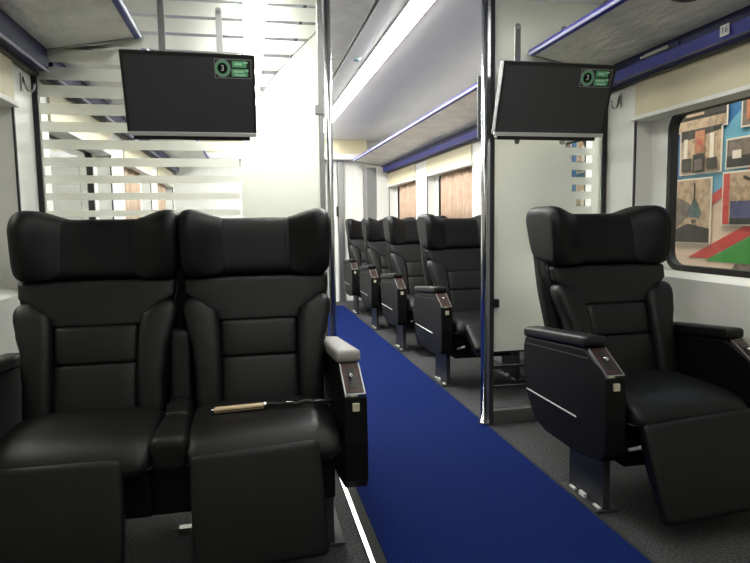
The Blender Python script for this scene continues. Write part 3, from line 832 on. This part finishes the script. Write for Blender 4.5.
flat('lower_field', [([(1.4, .3), (7.4, .3), (7.4, 1.02), (4.25, 1.02), (3.1, 1.55), (1.4, 1.75)], 0)], [cream_p], 3.2, .003)
flat('light_blue_band', [([(4.35, 1.02), (4.55, 1.0), (3.2, 2.05), (3.0, 1.95), (3.2, 1.45)], 0)], [lblue], 3.198, .003)
flat('red_stripe', [([(4.28, 1.0), (4.10, 1.0), (3.1, 1.53), (3.1, 1.58)], 0), ([(3.95, .82), (3.75, .82), (2.9, 1.22), (2.9, 1.29)], 0), ([(4.6, .70), (3.5, .70), (3.5, .73), (4.6, .735)], 0)], [red_p], 3.196, .003)
flat('green_field', [([(3.78, .80), (2.0, .80), (2.0, 1.60), (2.9, 1.20)], 0)], [green_p], 3.197, .003)
flat('dark_skirt', [([(1.4, .0), (7.4, .0), (7.4, .66), (3.6, .66), (3.5, .80), (1.4, .80)], 0)], [md], 3.195, .003)
def photo(name, y0, y1, z0, z1, polys, mats):
    fr = flat(name, [([(y0 + .012, z0 - .012), (y0 + .012, z1 + .012), (y1 - .012, z1 + .012), (y1 - .012, z0 - .012)], 0)], [pale], 3.19, .006)
    # polys in 0..1 coordinates (u from the camera-left edge y0 towards y1, v up)
    def T(u, v): return (lerp(y0, y1, u), lerp(z0, z1, v))
    bm = NB()
    for k, (poly, mi) in enumerate(polys):
        xx = 3.184 - .0012 * k
        add_prism(bm, [(T(u, v)[0] - 4.2, T(u, v)[1]) for u, v in poly], 'x', xx - .001 - 3.2, xx - 3.2, 0, mi)
    obj('print', bm, mats, fr)
Q = lambda a, b, c, d: [(a, b), (c, b), (c, d), (a, d)]
rc = random.Random(3)
photo('photo_print', 4.13, 3.62, 1.74, 2.05, [(Q(0, 0, 1, 1), 0), (Q(0, .0, 1, .22), 1), ([(0, .55), (1, .8), (1, .9), (0, .62)], 2), (Q(.25, .3, .6, .36), 1)], [dk, tan_p, md])
photo('photo_print', 4.05, 3.66, 1.43, 1.74, [(Q(0, 0, 1, 1), 0), ([(0, .75), (1, .9), (1, 1), (0, 1)], 1), (Q(.08, .3, .18, .8), 2), (Q(.75, .25, .85, .85), 2), (Q(.38, .45, .62, .95), 3), (Q(.45, .62, .55, .75), 4), (Q(.05, .05, .3, .35), 1), (Q(.35, .0, .65, .42), 1), (Q(.7, .05, .95, .3), 1), (Q(.4, .05, .6, .3), 5)], [tan_p, dk, pale, org, red_p, md])
photo('photo_print', 4.09, 3.74, .93, 1.38, [(Q(0, 0, 1, 1), 0), ([(0, .2), (.45, .45), (.45, .62), (0, .75)], 1), ([(0, 0), (1, 0), (1, .22), (.4, .3), (0, .2)], 2), ([(.52, .68), (.62, .68), (.78, .48), (.72, .40), (.45, .40), (.40, .48)], 3), (Q(.55, .68, .59, .95), 2), ([(.5, .36), (.66, .36), (.62, .31), (.52, .31)], 2)], [tan_p, md, dk, teal])
photo('photo_print', 3.60, 3.35, 1.44, 1.62, [(Q(0, 0, 1, 1), 0), (Q(0, 0, 1, .4), 1), (Q(.2, .3, .5, .6), 2)], [md, dk, pale])
photo('photo_print', 3.62, 2.95, 1.06, 1.40, [(Q(0, 0, 1, 1), 0), (Q(0, 0, .08, 1), 1), (Q(.10, .1, .60, .45), 2), (Q(.10, .0, 1, .12), 3), ([(.25, .9), (.6, .6), (.62, .64), (.28, .93)], 3)], [tan_p, red_p, vio, dk])
photo('photo_print', 3.48, 3.15, 1.70, 2.05, [(Q(0, 0, 1, 1), 0), (Q(.1, .1, .6, .7), 1), (Q(.2, .4, .9, .9), 2)], [md, org, tan_p])
for k in range(9):
    y = 4.55 + (k % 3) * .55; z = 1.15 + (k // 3) * .42
    photo('photo_print', y + .42, y, z, z + .30, [(Q(0, 0, 1, 1), k % 3), (Q(0, 0, 1, .35), (k + 1) % 3), (Q(.2, .3, .5, .8), 3), (Q(.6, .4, .85, .7), 4)], [lblue, tan_p, md, pale, org])
hf = sbox('floor_hall', (-6, -4, -.9), (8, 14, -.85), 'hall_floor'); hf['kind'] = 'structure'
